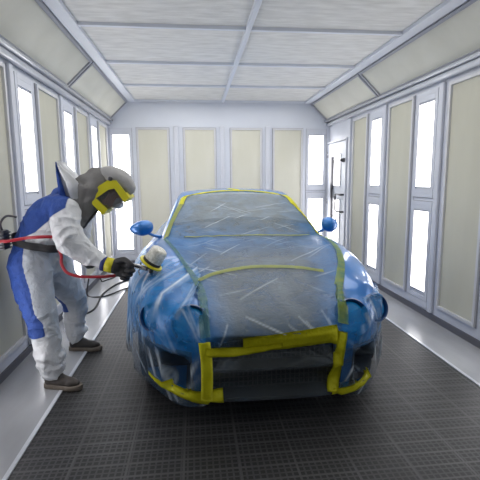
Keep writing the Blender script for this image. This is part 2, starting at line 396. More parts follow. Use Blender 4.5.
# equal-ish arc sampling
dense = [2 * pi * i / 6000 for i in range(6000)]
pts_ = [outline(t) for t in dense]
L = [0]
for i in range(1, 6001):
    a, c = pts_[i - 1], pts_[i % 6000]
    wgt = 3.0 if (a.y < -1.2) else 1.0
    L.append(L[-1] + (c - a).length * wgt)
for i in range(NT):
    tgt = L[-1] * i / NT; j = int(np.searchsorted(L, tgt)); ths.append(dense[min(j, 5999)])
p_ = 7.0
rhos = sorted(set([round(q, 4) for q in list(np.linspace(.05, .9, 26))] + [round(math.sin(a) ** (2 / p_), 4) for a in np.linspace(.5, pi / 2, 30)]))
rows = []
for rho in rhos:
    hgt = max(0, 1 - rho ** p_) ** (1 / p_) if rho < 1 else 0
    row = []
    for t in ths:
        o_ = outline(t); x, y = o_.x * rho, YC + o_.y * rho
        zt = ztop(x, y)
        z = ZE + (zt - ZE) * hgt
        row.append(V((x + CX, y, z)))
    rows.append(row)
for z in (.44, .38, .32, .27, .22, .18):
    k_ = (ZE - z) / .32; row = []
    for t in ths:
        o_ = outline(t); fx = 1 - .035 * k_ ** 1.5; fy = 1 - .012 * k_ ** 2
        row.append(V((o_.x * fx + CX, YC + o_.y * fy, z)))
    rows.append(row)
b = nb(); vs = grid(b, rows, True)
b.faces.new(vs[0][::-1]); b.faces.new(vs[-1])
bmesh.ops.recalc_face_normals(b, faces=b.faces)
body = link('body', b, M['paint'], car, auto=50)
# boolean cuts: wheel arches, grille, intakes
def cutter(fn):
    c = nb(); fn(c); bmesh.ops.recalc_face_normals(c, faces=c.faces); o = link('cut', c, M['trim']); return o
cuts = []
YA, YA2, RW = 3.20, 6.02, .335
for ya in (YA, YA2):
    for s in (-1, 1):
        cuts.append(cutter(lambda c: lathe(c, [(RW + .045, 0), (RW + .045, .5)], axis_mtx((CX + s * .68, ya, .345), (s, 0, 0)), 48)))
def rbox(c, x0, x1, z0, z1, y0=2.0, y1=2.62, r_=.04):
    x0 += CX; x1 += CX
    poly = []
    for cx, cz, a0 in ((x1 - r_, z1 - r_, 0), (x0 + r_, z1 - r_, 90), (x0 + r_, z0 + r_, 180), (x1 - r_, z0 + r_, 270)):
        for q in range(5): a = math.radians(a0 + q * 22.5); poly.append((cx + r_ * math.cos(a), cz + r_ * math.sin(a)))
    prism(c, poly, y0, y1)
cuts.append(cutter(lambda c: rbox(c, -.39, .39, .40, .60, y1=2.46)))
cuts.append(cutter(lambda c: rbox(c, -.40, .40, .205, .385, y1=2.48)))
for s in (-1, 1): cuts.append(cutter(lambda c: rbox(c, min(s * .50, s * .83), max(s * .50, s * .83), .235, .475, y1=2.95 if 0 else 2.78)))
for c in cuts:
    md = body.modifiers.new('b', 'BOOLEAN'); md.operation = 'DIFFERENCE'; md.solver = 'EXACT'; md.object = c
dg = bpy.context.evaluated_depsgraph_get(); dg.update()
me = bpy.data.meshes.new_from_object(body.evaluated_get(dg)); body.modifiers.clear(); body.data = me
me.materials.clear(); me.materials.append(M['paint']); me.materials.append(M['trim'])
# dark inside of the openings
for f in me.polygons:
    c = V(f.center) + V((0, 4.7, 0)); f.material_index = 0
    x = c.x - CX
    if c.y > 2.455 and c.y < 2.79 and c.z < .62 and abs(f.normal.y) > .98 and abs(x) < .86 and c.y > 2.45 and (abs(c.y - 2.46) < .003 or abs(c.y - 2.48) < .003 or abs(c.y - 2.78) < .003): f.material_index = 1
    if abs(x) < .42 and c.z < .60 and c.y < 2.6: f.material_index = 1
    if .49 < abs(x) < .87 and .235 < c.z < .49 and c.y < 2.95: f.material_index = 1
    if abs(x) > .6 and any(abs(math.hypot(c.y - ya, c.z - .345) - RW - .045) < .004 for ya in (YA, YA2)): f.material_index = 1
me.shade_smooth(); me.set_sharp_from_angle(angle=math.radians(40))
for c in cuts: bpy.data.objects.remove(c)

# greenhouse as blended height surfaces
def roof_fns(x, y):
    ax = abs(x)
    ws = .955 + (y - 3.86 - .28 * ax * ax) * .415
    rf = 1.405 - .055 * ((y - 5.25) / 1.0) ** 2 - .10 * ax * ax
    sd = .95 + (.825 - ax - .03 * ((y - 5.2) / 1.2) ** 2) * 2.35
    rr = 1.36 - (y - 5.9) * .50
    return ws, rf, sd, rr
def smin(a, k=.035):
    m0 = min(a); return m0 - k * math.log(sum(math.exp(-(v_ - m0) / k) for v_ in a))
xs = sorted(set([round(q, 4) for q in np.linspace(-.62, .62, 42)] + [round(s * q, 4) for s in (-1, 1) for q in np.linspace(.62, .86, 34)]))
ys = list(np.linspace(3.75, 7.0, 130))
gv = {}; Z = {}
for i, x in enumerate(xs):
    for j, y in enumerate(ys):
        Z[i, j] = smin(roof_fns(x, y))
parts = {'windshield': nb(), 'roof': nb(), 'side_window': nb(), 'rear_window': nb()}
def cls(x, y):
    ws, rf, sd, rr = roof_fns(x, y); m0 = min(ws, rf, sd, rr); ax = abs(x)
    if ws <= m0 + .001 and sd - ws > .075 and rf - ws > .02: return 'windshield'
    if sd <= m0 + .001 and rf - sd > .06 and ws - sd > .09 and rr - sd > .09: return 'side_window'
    if rr <= m0 + .001 and sd - rr > .08 and rf - rr > .02 and y < 6.6: return 'rear_window'
    return 'roof'
cache = {k_: {} for k_ in parts}
for i in range(len(xs) - 1):
    for j in range(len(ys) - 1):
        q = [(i, j), (i + 1, j), (i + 1, j + 1), (i, j + 1)]
        if max(Z[a] for a in q) < .88: continue
        kx = cls((xs[i] + xs[i + 1]) / 2, (ys[j] + ys[j + 1]) / 2); bmm = parts[kx]; vv = []
        for a in q:
            if a not in cache[kx]: cache[kx][a] = bmm.verts.new((xs[a[0]] + CX, ys[a[1]], max(Z[a], .80)))
            vv.append(cache[kx][a])
        bmm.faces.new(vv)
sw = parts.pop('side_window')
for k_, bmm in parts.items():
    link({'roof': 'roof_shell'}.get(k_, k_), bmm, M['paint'] if k_ == 'roof' else M['carglass'], car, True)
for s in (-1, 1):
    c = sw.copy(); bmesh.ops.delete(c, geom=[f for f in c.faces if (f.calc_center_median().x - CX) * s < 0], context='FACES'); link('side_window', c, M['carglass'], car, True)
sw.free()

def bvh_of(objs):
    V_, F_ = [], []
    for o in objs:
        off = wloc(o.parent); n0 = len(V_)
        V_ += [v_.co + off for v_ in o.data.vertices]; F_ += [[n0 + i for i in p.vertices] for p in o.data.polygons]
    return BVHTree.FromPolygons(V_, F_)
car_bvh = bvh_of([o for o in car.children])

# wheels
for s in (-1, 1):
    for ya in (YA, YA2):
        b = nb(); mt = axis_mtx((CX + s * .645, ya, RW), (s, 0, 0))
        lathe(b, [(.22, .02), (.30, 0), (.33, .01), (RW, .04), (RW, .20), (.33, .23), (.29, .24), (.24, .225), (.235, .05)], mt, 48)
        w = link('tyre', b, M['tyre'], car, auto=35)
        b = nb(); lathe(b, [(.232, .06), (.238, .2), (.225, .215), (.21, .19), (.2, .08)], mt, 40)
        for q in range(9):
            a = 2 * pi * q / 9
            tube(b, [mt @ V((.04 * math.cos(a), .04 * math.sin(a), .17)), mt @ V((.215 * math.cos(a), .215 * math.sin(a), .185))], [.022, .016], 6)
        lathe(b, [(.06, .1), (.06, .185), (.03, .195)], mt, 20)
        link('rim', b, M['chrome'], w, auto=40)
# grille meshes
def mesh_grille(x0, x1, z0, z1, y, name='grille'):
    b = nb(); n1 = int((x1 - x0) / .03); 
    for q in range(n1 + 1): x = x0 + (x1 - x0) * q / n1; box(b, x - .003 + CX, x + .003 + CX, y - .004, y, z0, z1)
    n2 = int((z1 - z0) / .03)
    for q in range(n2 + 1): z = z0 + (z1 - z0) * q / n2; box(b, x0 + CX, x1 + CX, y - .008, y - .004, z - .003, z + .003)
    link(name, b, M['darkmetal'], car)
mesh_grille(-.36, .36, .41, .59, 2.44); mesh_grille(-.39, .39, .225, .355, 2.46, 'lower_grille')
# headlights: snapped to the body and facing out of it
for s in (-1, 1):
    for hx, hy, hz, r_ in ((.505, 2.42, .675, .106), (.73, 2.60, .655, .086)):
        loc, nrm, idx, dist = car_bvh.find_nearest(V((CX + s * hx, hy, hz)))
        d = V((s * (.10 if hx < .7 else .34), -1, .42)).normalized()
        # axis starts slightly inside
        mt = axis_mtx(loc - d * .046, d)
        b = nb(); lathe(b, [(r_, -.02), (r_ + .008, .0), (r_ + .010, .055), (r_ + .003, .064), (r_ - .004, .058), (r_ - .006, .03), (r_ - .01, .0)], mt, 40)
        h = link('headlight_ring', b, M['ringblue'], car, auto=50)
        b = nb(); lathe(b, [(r_ - .006, .0), (r_ - .008, .036), (r_ * .8, .050), (r_ * .5, .061), (r_ * .2, .066), (.001, .067)], mt, 36)
        link('headlight_lens', b, M['lens'], h, True)
# mirrors
for s, mx_ in ((-1, -1.04), (1, .885)):
    b = nb()
    bmesh.ops.create_uvsphere(b, u_segments=28, v_segments=18, radius=1)
    for v_ in b.verts:
        c = v_.co
        tap = 1 - .22 * (c.x * s)
        v_.co = V((mx_ + c.x * (.118 if s < 0 else .088), 4.17 + c.y * .075 * tap + (.03 * abs(c.x)) + (.02 if c.y > 0 else 0), 1.045 + c.z * .075 * tap - .008 * c.x * s))
        if v_.co.y > 4.215: v_.co.y = 4.215
    o = link('mirror', b, M['paint'], car, True)
    b = nb(); xin = mx_ - s * .06
    tube(b, [(xin, 4.18, 1.0), (xin - s * .06, 4.19, .968), (CX + s * .80, 4.20, .95)], [.017, .014, .018], 10, 4); link('mirror_arm', b, M['paint'], o, True)
    b = nb(); box(b, mx_ - .08, mx_ + .08, 4.212, 4.218, .99, 1.10, .003); link('mirror_glass', b, M['chrome'], o)
b = nb(); box(b, CX - .35, CX + .35, 7.08, 7.14, .62, .74, .01); link('rear_plate_recess', b, M['trim'], car)
for s in (-1, 1):
    b = nb(); lathe(b, [(.06, 0), (.09, .02), (.08, .05), (.01, .06)], axis_mtx((CX + s * .66, 7.02, .74), (s * .3, 1, 0)), 24); link('tail_light', b, M['red'], car, True)

car_bvh = bvh_of([o for o in car.children] + [q for o in car.children for q in o.children if q.name.startswith('headlight')])
# ------------------------------------------------------------------ masking film over windscreen, bonnet and grille
def nz(p, sc): return noise.noise(V(p) * sc)
def set_attr(o, name, vals):
    a = o.data.attributes.new(name, 'FLOAT', 'POINT'); a.data.foreach_set('value', np.array(vals, dtype=np.float32))
AY, AZ = 4.55, .12
NX, NA = 180, 440
# half width as a function of y (front view boundary)
def hwid(y, s):
    if s < 0: return lerp(y, [2.3, 2.45, 2.9, 3.4, 3.95, 4.7, 5.1], [.43, .43, .49, .60, .76, .64, .58])
    return lerp(y, [2.3, 2.45, 2.9, 3.4, 3.95, 4.7, 5.1], [.40, .45, .60, .72, .78, .68, .62])
R = np.zeros((NA, NX)); A = np.linspace(math.radians(1.8), math.radians(104), NA)
S = np.linspace(-1, 1, NX)
Xc = np.zeros((NA, NX))
for i, a in enumerate(A):
    for j, s in enumerate(S):
        x = s * .6; d = V((0, -math.cos(a), math.sin(a)))
        for it in range(3):
            h = car_bvh.ray_cast(V((x + CX, AY, AZ)) + d * 4, -d)
            y = h[0].y if h[0] else 2.35
            x = s * hwid(y, -1 if s < 0 else 1)
        Xc[i, j] = x
        R[i, j] = (V((x + CX, h[0].y, h[0].z)) - V((x + CX, AY, AZ))).length if h[0] else np.nan
for j in range(NX):   # patch misses
    col = R[:, j]; ok = ~np.isnan(col); R[:, j] = np.interp(np.arange(NA), np.arange(NA)[ok], col[ok])
R0 = R.copy()
for it in range(140):  # taut sheet: bridge hollows
    Sm = R.copy(); Sm[1:-1] = (R[:-2] + R[2:]) / 2 * .7 + R[1:-1] * .3
    Sm[:, 1:-1] = (Sm[:, :-2] + Sm[:, 2:]) / 2 * .5 + Sm[:, 1:-1] * .5
    R = np.maximum(R0, Sm)
def crease_lines(lst, p, width):
    v_ = 0
    for (a, b_, st) in lst:
        ab = b_ - a; t = max(0, min(1, (p - a).dot(ab) / ab.length_squared)); d = (p - a - ab * t).length
        v_ = max(v_, st * math.exp(-(d / width) ** 2) * (1 - abs(t - .5) * 1.0))
    return v_
# crease lines in (x, s-length) plane use (x, angle)
rnd = random.Random(7)
CL = []
for q in range(52):
    ax_, aa = rnd.uniform(-.55, .6), rnd.uniform(.1, 1.5)
    L_ = rnd.uniform(.10, .46); ang = rnd.uniform(.2, .75) if rnd.random() < .75 else rnd.uniform(2.3, 2.8)
    CL.append((V((ax_, aa, 0)), V((ax_ + L_ * math.cos(ang), aa + (.5 if aa < .45 else .95) * L_ * math.sin(ang), 0)), rnd.uniform(.12, .48)))
for q in range(16):   # fan from the left tape corner and from the right tape corner
    g = rnd.uniform(.1, 1.2); l_ = rnd.uniform(.15, .42)
    CL.append((V((-.42, .09, 0)), V((-.42 + l_ * math.cos(g), .09 + l_ * .45 * math.sin(g), 0)), .42))
    g = rnd.uniform(1.7, 2.9); CL.append((V((.40, .12, 0)), V((.40 + l_ * math.cos(g), .12 + l_ * .45 * math.sin(g), 0)), .42))
AS = 2.2
CLa = [(np.array((a[0], a[1] * AS)), np.array((b_[0], b_[1] * AS)), st) for a, b_, st in CL]
Px = Xc; Pa = np.repeat(A[:, None] * AS, NX, 1)
CR = np.zeros((NA, NX))
for a, b_, st in CLa:
    ab = b_ - a; t = np.clip(((Px - a[0]) * ab[0] + (Pa - a[1]) * ab[1]) / (ab @ ab), 0, 1)
    d = np.hypot(Px - a[0] - ab[0] * t, Pa - a[1] - ab[1] * t)
    CR = np.maximum(CR, 1.35 * st * np.exp(-(d / .0055) ** 2) * (1 - np.abs(t - .5)))
rows = []; tint = []; crs = []; dens = []
for i, a in enumerate(A):
    row = []
    for j in range(NX):
        x = Xc[i, j]; d = V((0, -math.cos(a), math.sin(a)))
        p = V((x + CX, AY, AZ)) + d * (R[i, j] + .012)
        w_ = (abs(nz((x * 3, a * 3, 0), 2.2)) * .010 + CR[i, j] * .006 + .003 * nz((x * 9, a * 14, 3), 1))
        p += d * w_
        if abs(S[j]) > .98: p -= d * .012
        row.append(p)
        ax = abs(x) / hwid(p.y, 1 if x > 0 else -1)
        edge = sstep(.45, 1.0, ax)
        y = p.y
        tb = edge * .8 * (1 if a > .12 else .3)
        if y > 3.3 and y < 4.35: tb = max(tb, .85 * math.exp(-((y - 3.75) / .35) ** 2) * (.5 + .5 * sstep(.15, -.5, x)) + .25 * edge)
        if y >= 4.2: tb = .12 + .25 * edge
        if y < 2.42 and p.z < .5: tb *= .2
        low = sstep(.60, .50, p.z) if y < 2.6 else 0
        dens.append(1 - .72 * low)
        tint.append(tb); crs.append(min(1, (.10 if y > 4.25 else 0) + CR[i, j] * (1 - .55 * low) + .10 * max(0, nz((x * 5, a * 9, 9), 1))))
    rows.append(row)
b = nb(); grid(b, rows)
film_o = link('masking_film', b, M['film'], None, True)
tagp(film_o, 'large clear crinkled plastic film taped over windscreen, bonnet and grille of the blue car', 'plastic film')
set_attr(film_o, 'tint', tint); set_attr(film_o, 'crease', crs); set_attr(film_o, 'thick', dens)

# corner films over headlights and bumper corners, hanging to a loose hem
def corner_film(s, az0, az1, ztop_fn, label, seed):
    rn = random.Random(seed); NAz, NZ = 130, 80; org = V((CX, 4.2, 0))
    R = np.zeros((NZ, NAz)); T = np.linspace(0, 1, NZ); AZs = np.linspace(az0, az1, NAz)
    zz = np.zeros((NZ, NAz))
    for j, az in enumerate(AZs):
        d = V((s * math.sin(az), -math.cos(az), 0))
        for i, t in enumerate(T):
            z = .16 + (ztop_fn(math.degrees(az)) - .16) * t
            h = car_bvh.ray_cast(V((CX, 4.2, z)) + d * 4, -d)
            R[i, j] = (h[0] - V((CX, 4.2, z))).length if h[0] else np.nan; zz[i, j] = z
    for j, az in enumerate(AZs):
        dx, dy = s * math.sin(az), -math.cos(az); lo_, hi_ = .3, 3.5
        for it in range(30):
            md = (lo_ + hi_) / 2
            if abs(dx * md / W) ** 3.7 + abs((4.2 + dy * md - YC) / HL) ** 3.7 < 1: lo_ = md
            else: hi_ = md
        for i in range(NZ):
            if zz[i, j] < .80 and math.degrees(az) > 22:
                f_ = lo_ * (.995 if zz[i, j] < .6 else .995 - .6 * (zz[i, j] - .6) ** 1.5)
                R[i, j] = max(R[i, j] if R[i, j] == R[i, j] else 0, f_)
            if R[i, j] > lo_ + .015: R[i, j] = lo_ + .015
            if zz[i, j] < .2: R[i, j] = lo_ * .985
    for j in range(NAz):
        c = R[:, j]; ok = ~np.isnan(c); R[:, j] = np.interp(np.arange(NZ), np.arange(NZ)[ok], c[ok])
    R0 = R.copy()
    for it in range(30):
        Sm = R.copy(); Sm[1:-1] = R[1:-1] * .4 + .3 * (R[:-2] + R[2:]); Sm[:, 1:-1] = Sm[:, 1:-1] * .4 + .3 * (Sm[:, :-2] + Sm[:, 2:]); R = np.maximum(R0, Sm)
    lines = []
    for q in range(110):
        a = rn.uniform(0, 1); t = rn.uniform(-.1, 1); l_ = rn.uniform(.15, .5); g = rn.gauss(1.35, .45)
        lines.append((np.array((a, t)), np.array((a + l_ * math.cos(g) * .5, t + l_ * math.sin(g))), rn.uniform(.2, 1.0)))
    U = np.repeat(np.linspace(0, 1, NAz)[None], NZ, 0); Tt = np.repeat(T[:, None], NAz, 1); CR = np.zeros((NZ, NAz))
    for a, b_, st in lines:
        ab = b_ - a; t = np.clip(((U - a[0]) * ab[0] + (Tt - a[1]) * ab[1]) / (ab @ ab), 0, 1)
        d = np.hypot(U - a[0] - ab[0] * t, Tt - a[1] - ab[1] * t); CR = np.maximum(CR, st * np.exp(-(d / .008) ** 2) * (1 - np.abs(t - .5)))
    rows = []; tint = []; crs = []; dens = []
    for i, t in enumerate(T):
        row = []
        for j, az in enumerate(AZs):
            d = V((s * math.sin(az), -math.cos(az), 0)); u = j / (NAz - 1)
            fl = .06 * (1 - t) ** 1.2 * (.6 + .4 * math.sin(u * 17 + seed)) * sstep(.30, .6, u)
            off = .014 + .065 * math.exp(-((math.degrees(az) - 46) / 17) ** 2) * (1 - .55 * sstep(.55, 1, t)) * (1 if s < 0 else .6) + CR[i, j] * .012 * sstep(0, .3, u) * (1 - .7 * sstep(.35, .62, t)) + .010 * abs(nz((u * 6, t * 3, seed), 1.3)) + fl
            z = zz[i, j] + (.022 * math.sin(u * 23 + seed) * (1 - t) ** 3)
            row.append(V((CX, 4.2, z)) + d * (R[i, j] + off))
            zn = zz[i, j]; sdw = sstep(32, 42, math.degrees(az)) * (1 if s < 0 else .5); tint.append(sstep(.40 - .22 * sdw, .56 - .06 * sdw, zn) * .95 + .10); crs.append(min(1, CR[i, j] * (1.1 - .8 * sstep(.35, .62, t) * sstep(.86, .70, t)))); dens.append((1 if zn > .5 else .75) + .5 * sdw)
        rows.append(row)
    b = nb(); grid(b, rows); o = link('corner_film', b, M['filmside'], None, True)
    tagp(o, label, 'plastic film'); set_attr(o, 'tint', tint); set_attr(o, 'crease', crs); set_attr(o, 'thick', dens); return o
cfL = corner_film(-1, math.radians(12.5), math.radians(74), lambda a: lerp(a, [12, 17, 24, 35, 45, 74], [.64, .80, .86, .90, .90, .92]), 'thin blue tinted film hanging over the front corner of the car nearest the painter', 3)
cfR = corner_film(1, math.radians(12.5), math.radians(62), lambda a: lerp(a, [12, 20, 30, 40, 50, 62], [.66, .74, .76, .70, .62, .5]), 'thin blue tinted film wrapped over the front corner of the car by the right wall', 8)

film_bvh = bvh_of([o for o in car.children] + [film_o, cfL, cfR])
def snap(p, out=.006):
    """push a point onto the outermost surface seen from the car's core"""
    core = V((CX + (p.x - CX) * .75, max(p.y + .9, 3.6) if p.y < 3.6 else p.y + .2, .35 if p.z > .7 else p.z))
    d = (p - core).normalized()
    h = film_bvh.ray_cast(core + d * 3, -d)
    if h[0] and (h[0] - p).length < .22: return h[0] + d * out
    l, n_, i_, ds = film_bvh.find_nearest(p); return l + d * out
def tape(pts, wd, label, m_='tape', name='masking_tape', out=.007, ru=0):
    P = catmull([V(p) for p in pts], 10); 
    if isinstance(wd, (int, float)): wd = [wd] * len(pts)
    Wd = [q.x for q in catmull([(q, 0, 0) for q in wd], 10)]
    P = [snap(p, out) for p in P]
    for it in range(4): P = [P[0]] + [(P[i - 1] + P[i] * 2 + P[i + 1]) / 4 for i in range(1, len(P) - 1)] + [P[-1]]
    rows = []
    for i, p in enumerate(P):
        t = (P[min(i + 1, len(P) - 1)] - P[max(i - 1, 0)]).normalized()
        core = V((CX + (p.x - CX) * .5, p.y + .9, .4)); n_ = (p - core).normalized(); s_ = n_.cross(t).normalized()
        row = []
        for c in (-.5, -.25, 0, .25, .5):
            q = snap(p + s_ * Wd[i] * c, out)
            if (q - (p + s_ * Wd[i] * c)).length > .05: q = p + s_ * Wd[i] * c
            q += n_ * (.004 * nz(q, 22) + ru * abs(nz(q, 17)))
            row.append(q)
        rows.append(row)
    b = nb(); vs = grid(b, rows)
    g = bmesh.ops.solidify(b, geom=b.faces[:], thickness=.0012)
    bmesh.ops.recalc_face_normals(b, faces=b.faces)
    o = link(name, b, M[m_], None, True); return tagp(o, label, 'tape', 'strips of yellow masking tape on the car')
X = CX
tape([(-.66, 4.62, 1.26), (-.60, 4.84, 1.33), (-.35, 4.93, 1.36), (X, 4.96, 1.37), (.30, 4.93, 1.36), (.54, 4.84, 1.33), (.60, 4.62, 1.26)], .055, 'yellow tape strip along the top edge of the windscreen')
tape([(-.80, 3.98, .99), (-.77, 4.2, 1.08), (-.72, 4.42, 1.17), (-.66, 4.64, 1.26)], .06, 'yellow tape running up the windscreen pillar beside the painter', 'tapedull')
tape([(.74, 3.95, .99), (.71, 4.2, 1.08), (.66, 4.42, 1.17), (.60, 4.64, 1.26)], .05, 'yellow tape running up the windscreen pillar by the door side')
tape([(X - .06, 5.15, 1.39), (X + .02, 5.03, 1.385), (X + .07, 4.93, 1.365)], .05, 'short yellow tape piece on the roof above the windscreen')
tape([(-.62, 3.93, 1.0), (-.3, 3.89, 1.0), (X, 3.88, 1.0), (.3, 3.89, 1.0), (.6, 3.93, 1.0)], .028, 'thin faded tape line across the base of the windscreen', 'tapedull')
tape([(-.50, 2.93, .79), (-.38, 3.01, .82), (-.2, 3.07, .84), (X, 3.09, .85), (.25, 3.07, .84), (.45, 3.02, .82)], .034, 'thin faded tape line arching across the middle of the bonnet', 'tapedull')
tape([(-.80, 3.95, .97), (-.68, 3.5, .93), (-.57, 3.1, .86), (-.49, 2.8, .80), (-.46, 2.55, .72), (-.455, 2.40, .60)], [.03, .03, .035, .05, .06, .06], 'greenish bunched tape edge down the bonnet on the painter\'s side', 'tapeblue', ru=.012)
tape([(.75, 3.95, .97), (.73, 3.6, .93), (.65, 3.2, .89), (.52, 2.8, .81), (.39, 2.58, .72), (.37, 2.44, .64)], [.04, .045, .05, .055, .07, .07], 'greenish bunched tape edge down the bonnet by the right wall', 'tapegreen', ru=.016)
tape([(-.24, 2.33, .545), (-.05, 2.32, .555), (.15, 2.32, .57), (.34, 2.34, .585)], [.10, .115, .115, .11], 'wide yellow tape band across the top of the grille', out=.010)
tape([(-.46, 2.36, .52), (-.36, 2.34, .50), (-.2, 2.33, .505), (.0, 2.32, .53)], [.05, .06, .05, .04], 'narrower yellow tape joining the grille band to the upright strip', out=.014)
tape([(-.465, 2.37, .575), (-.455, 2.35, .45), (-.455, 2.35, .33), (-.46, 2.36, .20)], .07, 'upright yellow tape strip on the bumper at the painter\'s side', out=.012)
tape([(.365, 2.35, .60), (.345, 2.34, .48), (.33, 2.34, .35), (.315, 2.35, .21)], [.06, .065, .07, .07], 'upright yellow tape strip on the bumper at the right wall side', out=.012)
tape([(-.82, 2.68, .27), (-.72, 2.52, .245), (-.60, 2.42, .225), (-.48, 2.37, .22), (-.36, 2.35, .225)], [.022, .04, .07, .09, .09], 'yellow tape along the bottom of the bumper corner near the painter', out=.010)
tape([(.31, 2.35, .21), (.42, 2.37, .205), (.52, 2.42, .215), (.62, 2.52, .24)], [.05, .05, .06, .05], 'yellow tape along the bottom of the bumper corner by the right wall', out=.010)

# ------------------------------------------------------------------ person
def capsules(chains, vox=.012, smooth_it=6):
    """union of tapered tubes/ellipsoids -> one continuous bmesh"""
    b = nb()
    for ch in chains:
        if ch[0] == 'E':
            _, c, rad, rot = ch
            g = bmesh.ops.create_uvsphere(b, u_segments=24, v_segments=16, radius=1)
            mt = Matrix.Translation(V(c)) @ Matrix.Rotation(rot, 4, 'Y') @ Matrix.Diagonal((*rad, 1))
            bmesh.ops.transform(b, matrix=mt, verts=g['verts'])
        else:
            _, pts, rad, flat = ch
            n0 = len(b.verts)
            P = catmull(pts, 6); Rr = [q.x for q in catmull([(r_, 0, 0) for r_ in rad], 6)]
            # add rounded ends
            d0 = (P[0] - P[1]).normalized(); d1 = (P[-1] - P[-2]).normalized()
            P = [P[0] + d0 * Rr[0] * .9, P[0] + d0 * Rr[0] * .6] + P + [P[-1] + d1 * Rr[-1] * .6, P[-1] + d1 * Rr[-1] * .9]
            Rr = [Rr[0] * .35, Rr[0] * .78] + Rr + [Rr[-1] * .78, Rr[-1] * .35]
            tube(b, P, Rr, 20)
            if flat != 1:
                b.verts.ensure_lookup_table(); cy = sum(p.y for p in P) / len(P)
                for v_ in b.verts[n0:]:
                    # scale about interpolated centre line in y
                    j = min(range(len(P)), key=lambda q: (P[q].x - v_.co.x) ** 2 + (P[q].z - v_.co.z) ** 2)
                    v_.co.y = P[j].y + (v_.co.y - P[j].y) * flat
    me = bpy.data.meshes.new('tmp'); b.to_mesh(me); b.free()
    o = bpy.data.objects.new('tmp', me); COL.objects.link(o)
    r_ = o.modifiers.new('r', 'REMESH'); r_.mode = 'VOXEL'; r_.voxel_size = vox
    s_ = o.modifiers.new('s', 'SMOOTH'); s_.iterations = smooth_it; s_.factor = .5
    dg = bpy.context.evaluated_depsgraph_get(); dg.update()
    m2 = bpy.data.meshes.new_from_object(o.evaluated_get(dg)); bpy.data.objects.remove(o)
    out = nb(); out.from_mesh(m2); return out
def wrinkle(b, segs, amp=.010, fr=24, base=.5):
    """fold ridges running across each limb, skewed by noise"""
    b.normal_update()
    for v_ in b.verts:
        p = v_.co
        best = None
        for a, c, am in segs:
            a, c = V(a), V(c); ab = c - a; t = max(0, min(1, (p - a).dot(ab) / ab.length_squared)); d = (p - a - ab * t).length
            if best is None or d < best[0]: best = (d, t * ab.length, am, ab.normalized())
        n1 = noise.noise(p * 5.5); n2 = noise.noise(p * 13 + V((5, 1, 2)))
        ph = best[1] * fr + n1 * 5
        rid = (1 - abs(math.sin(ph))) ** 1.6
        v_.co += v_.normal * (best[2] * (rid - .4) * (.5 + .5 * noise.noise(p * 4 + V((9, 9, 9)))) + base * amp * n2)
per = empty('person', (-1.65, 3.3, 0), 'painter bending over in white and blue coverall and grey air hood', 'person')
YP = 3.30
# underlying body: one continuous skin surface (legs, trunk, arms, neck, head with face)
neck = V((-1.40, YP, 1.41))
headc = V((-1.185, YP, 1.435))
sh_n, el_n, wr_n = (-1.43, YP - .19, 1.30), (-1.385, YP - .26, 1.085), (-1.165, YP - .27, .925)
sh_f, el_f, wr_f = (-1.40, YP + .19, 1.30), (-1.45, YP + .22, 1.07), (-1.40, YP + .12, .955)
hip_n, kn_n, an_n = (-1.73, YP - .11, .90), (-1.62, YP - .22, .48), (-1.58, YP - .27, .09)
hip_f, kn_f, an_f = (-1.70, YP + .11, .90), (-1.545, YP + .30, .50), (-1.60, YP + .42, .09)
bodych = [
    ('T', [(-1.73, YP, .92), (-1.68, YP, 1.10), (-1.56, YP, 1.25), (-1.45, YP, 1.34)], [.125, .115, .13, .10], 1.25),
    ('T', [(-1.47, YP, 1.34), neck, (-1.27, YP, 1.44)], [.07, .055, .055], 1),
    ('E', tuple(headc), (.095, .078, .12), math.radians(50)),
    ('E', (-1.135, YP, 1.36), (.055, .055, .05), 0),
    ('T', [(-1.115, YP, 1.425), (-1.082, YP, 1.385), (-1.090, YP, 1.375)], [.012, .015, .012], 1),
    ('T', [(-1.45, YP - .1, 1.33), sh_n], [.07, .06], 1), ('T', [sh_n, el_n], [.055, .042], 1), ('T', [el_n, wr_n], [.04, .028], 1),
    ('T', [(-1.45, YP + .1, 1.33), sh_f], [.07, .06], 1), ('T', [sh_f, el_f], [.055, .042], 1), ('T', [el_f, wr_f], [.04, .028], 1),
    ('T', [hip_n, kn_n], [.09, .06], 1), ('T', [kn_n, an_n], [.058, .035], 1),
    ('T', [hip_f, kn_f], [.09, .06], 1), ('T', [kn_f, an_f], [.058, .035], 1),
    ('E', (-1.11, YP - .072, 1.43), (.012, .012, .02), 0)]
link('body', capsules(bodych, .010, 4), M['skin'], per, True)
b = nb()
for s in (-1, 1): b = nb(); lathe(b, [(.011, -.01), (.011, 0), (.006, .006)], axis_mtx((-1.088, YP + s * .034, 1.425), (.8, s * .2, -.5)), 12); link('eye', b, M['seam'], per, True)
b = capsules([('E', (-1.105, YP, 1.345), (.05, .05, .045), .6), ('E', (-1.085, YP - .045, 1.325), (.028, .028, .028), 0), ('E', (-1.085, YP + .045, 1.325), (.028, .028, .028), 0)], .006, 3)
link('respirator', b, M['mask'], per, True, label='pale respirator mask under the visor')

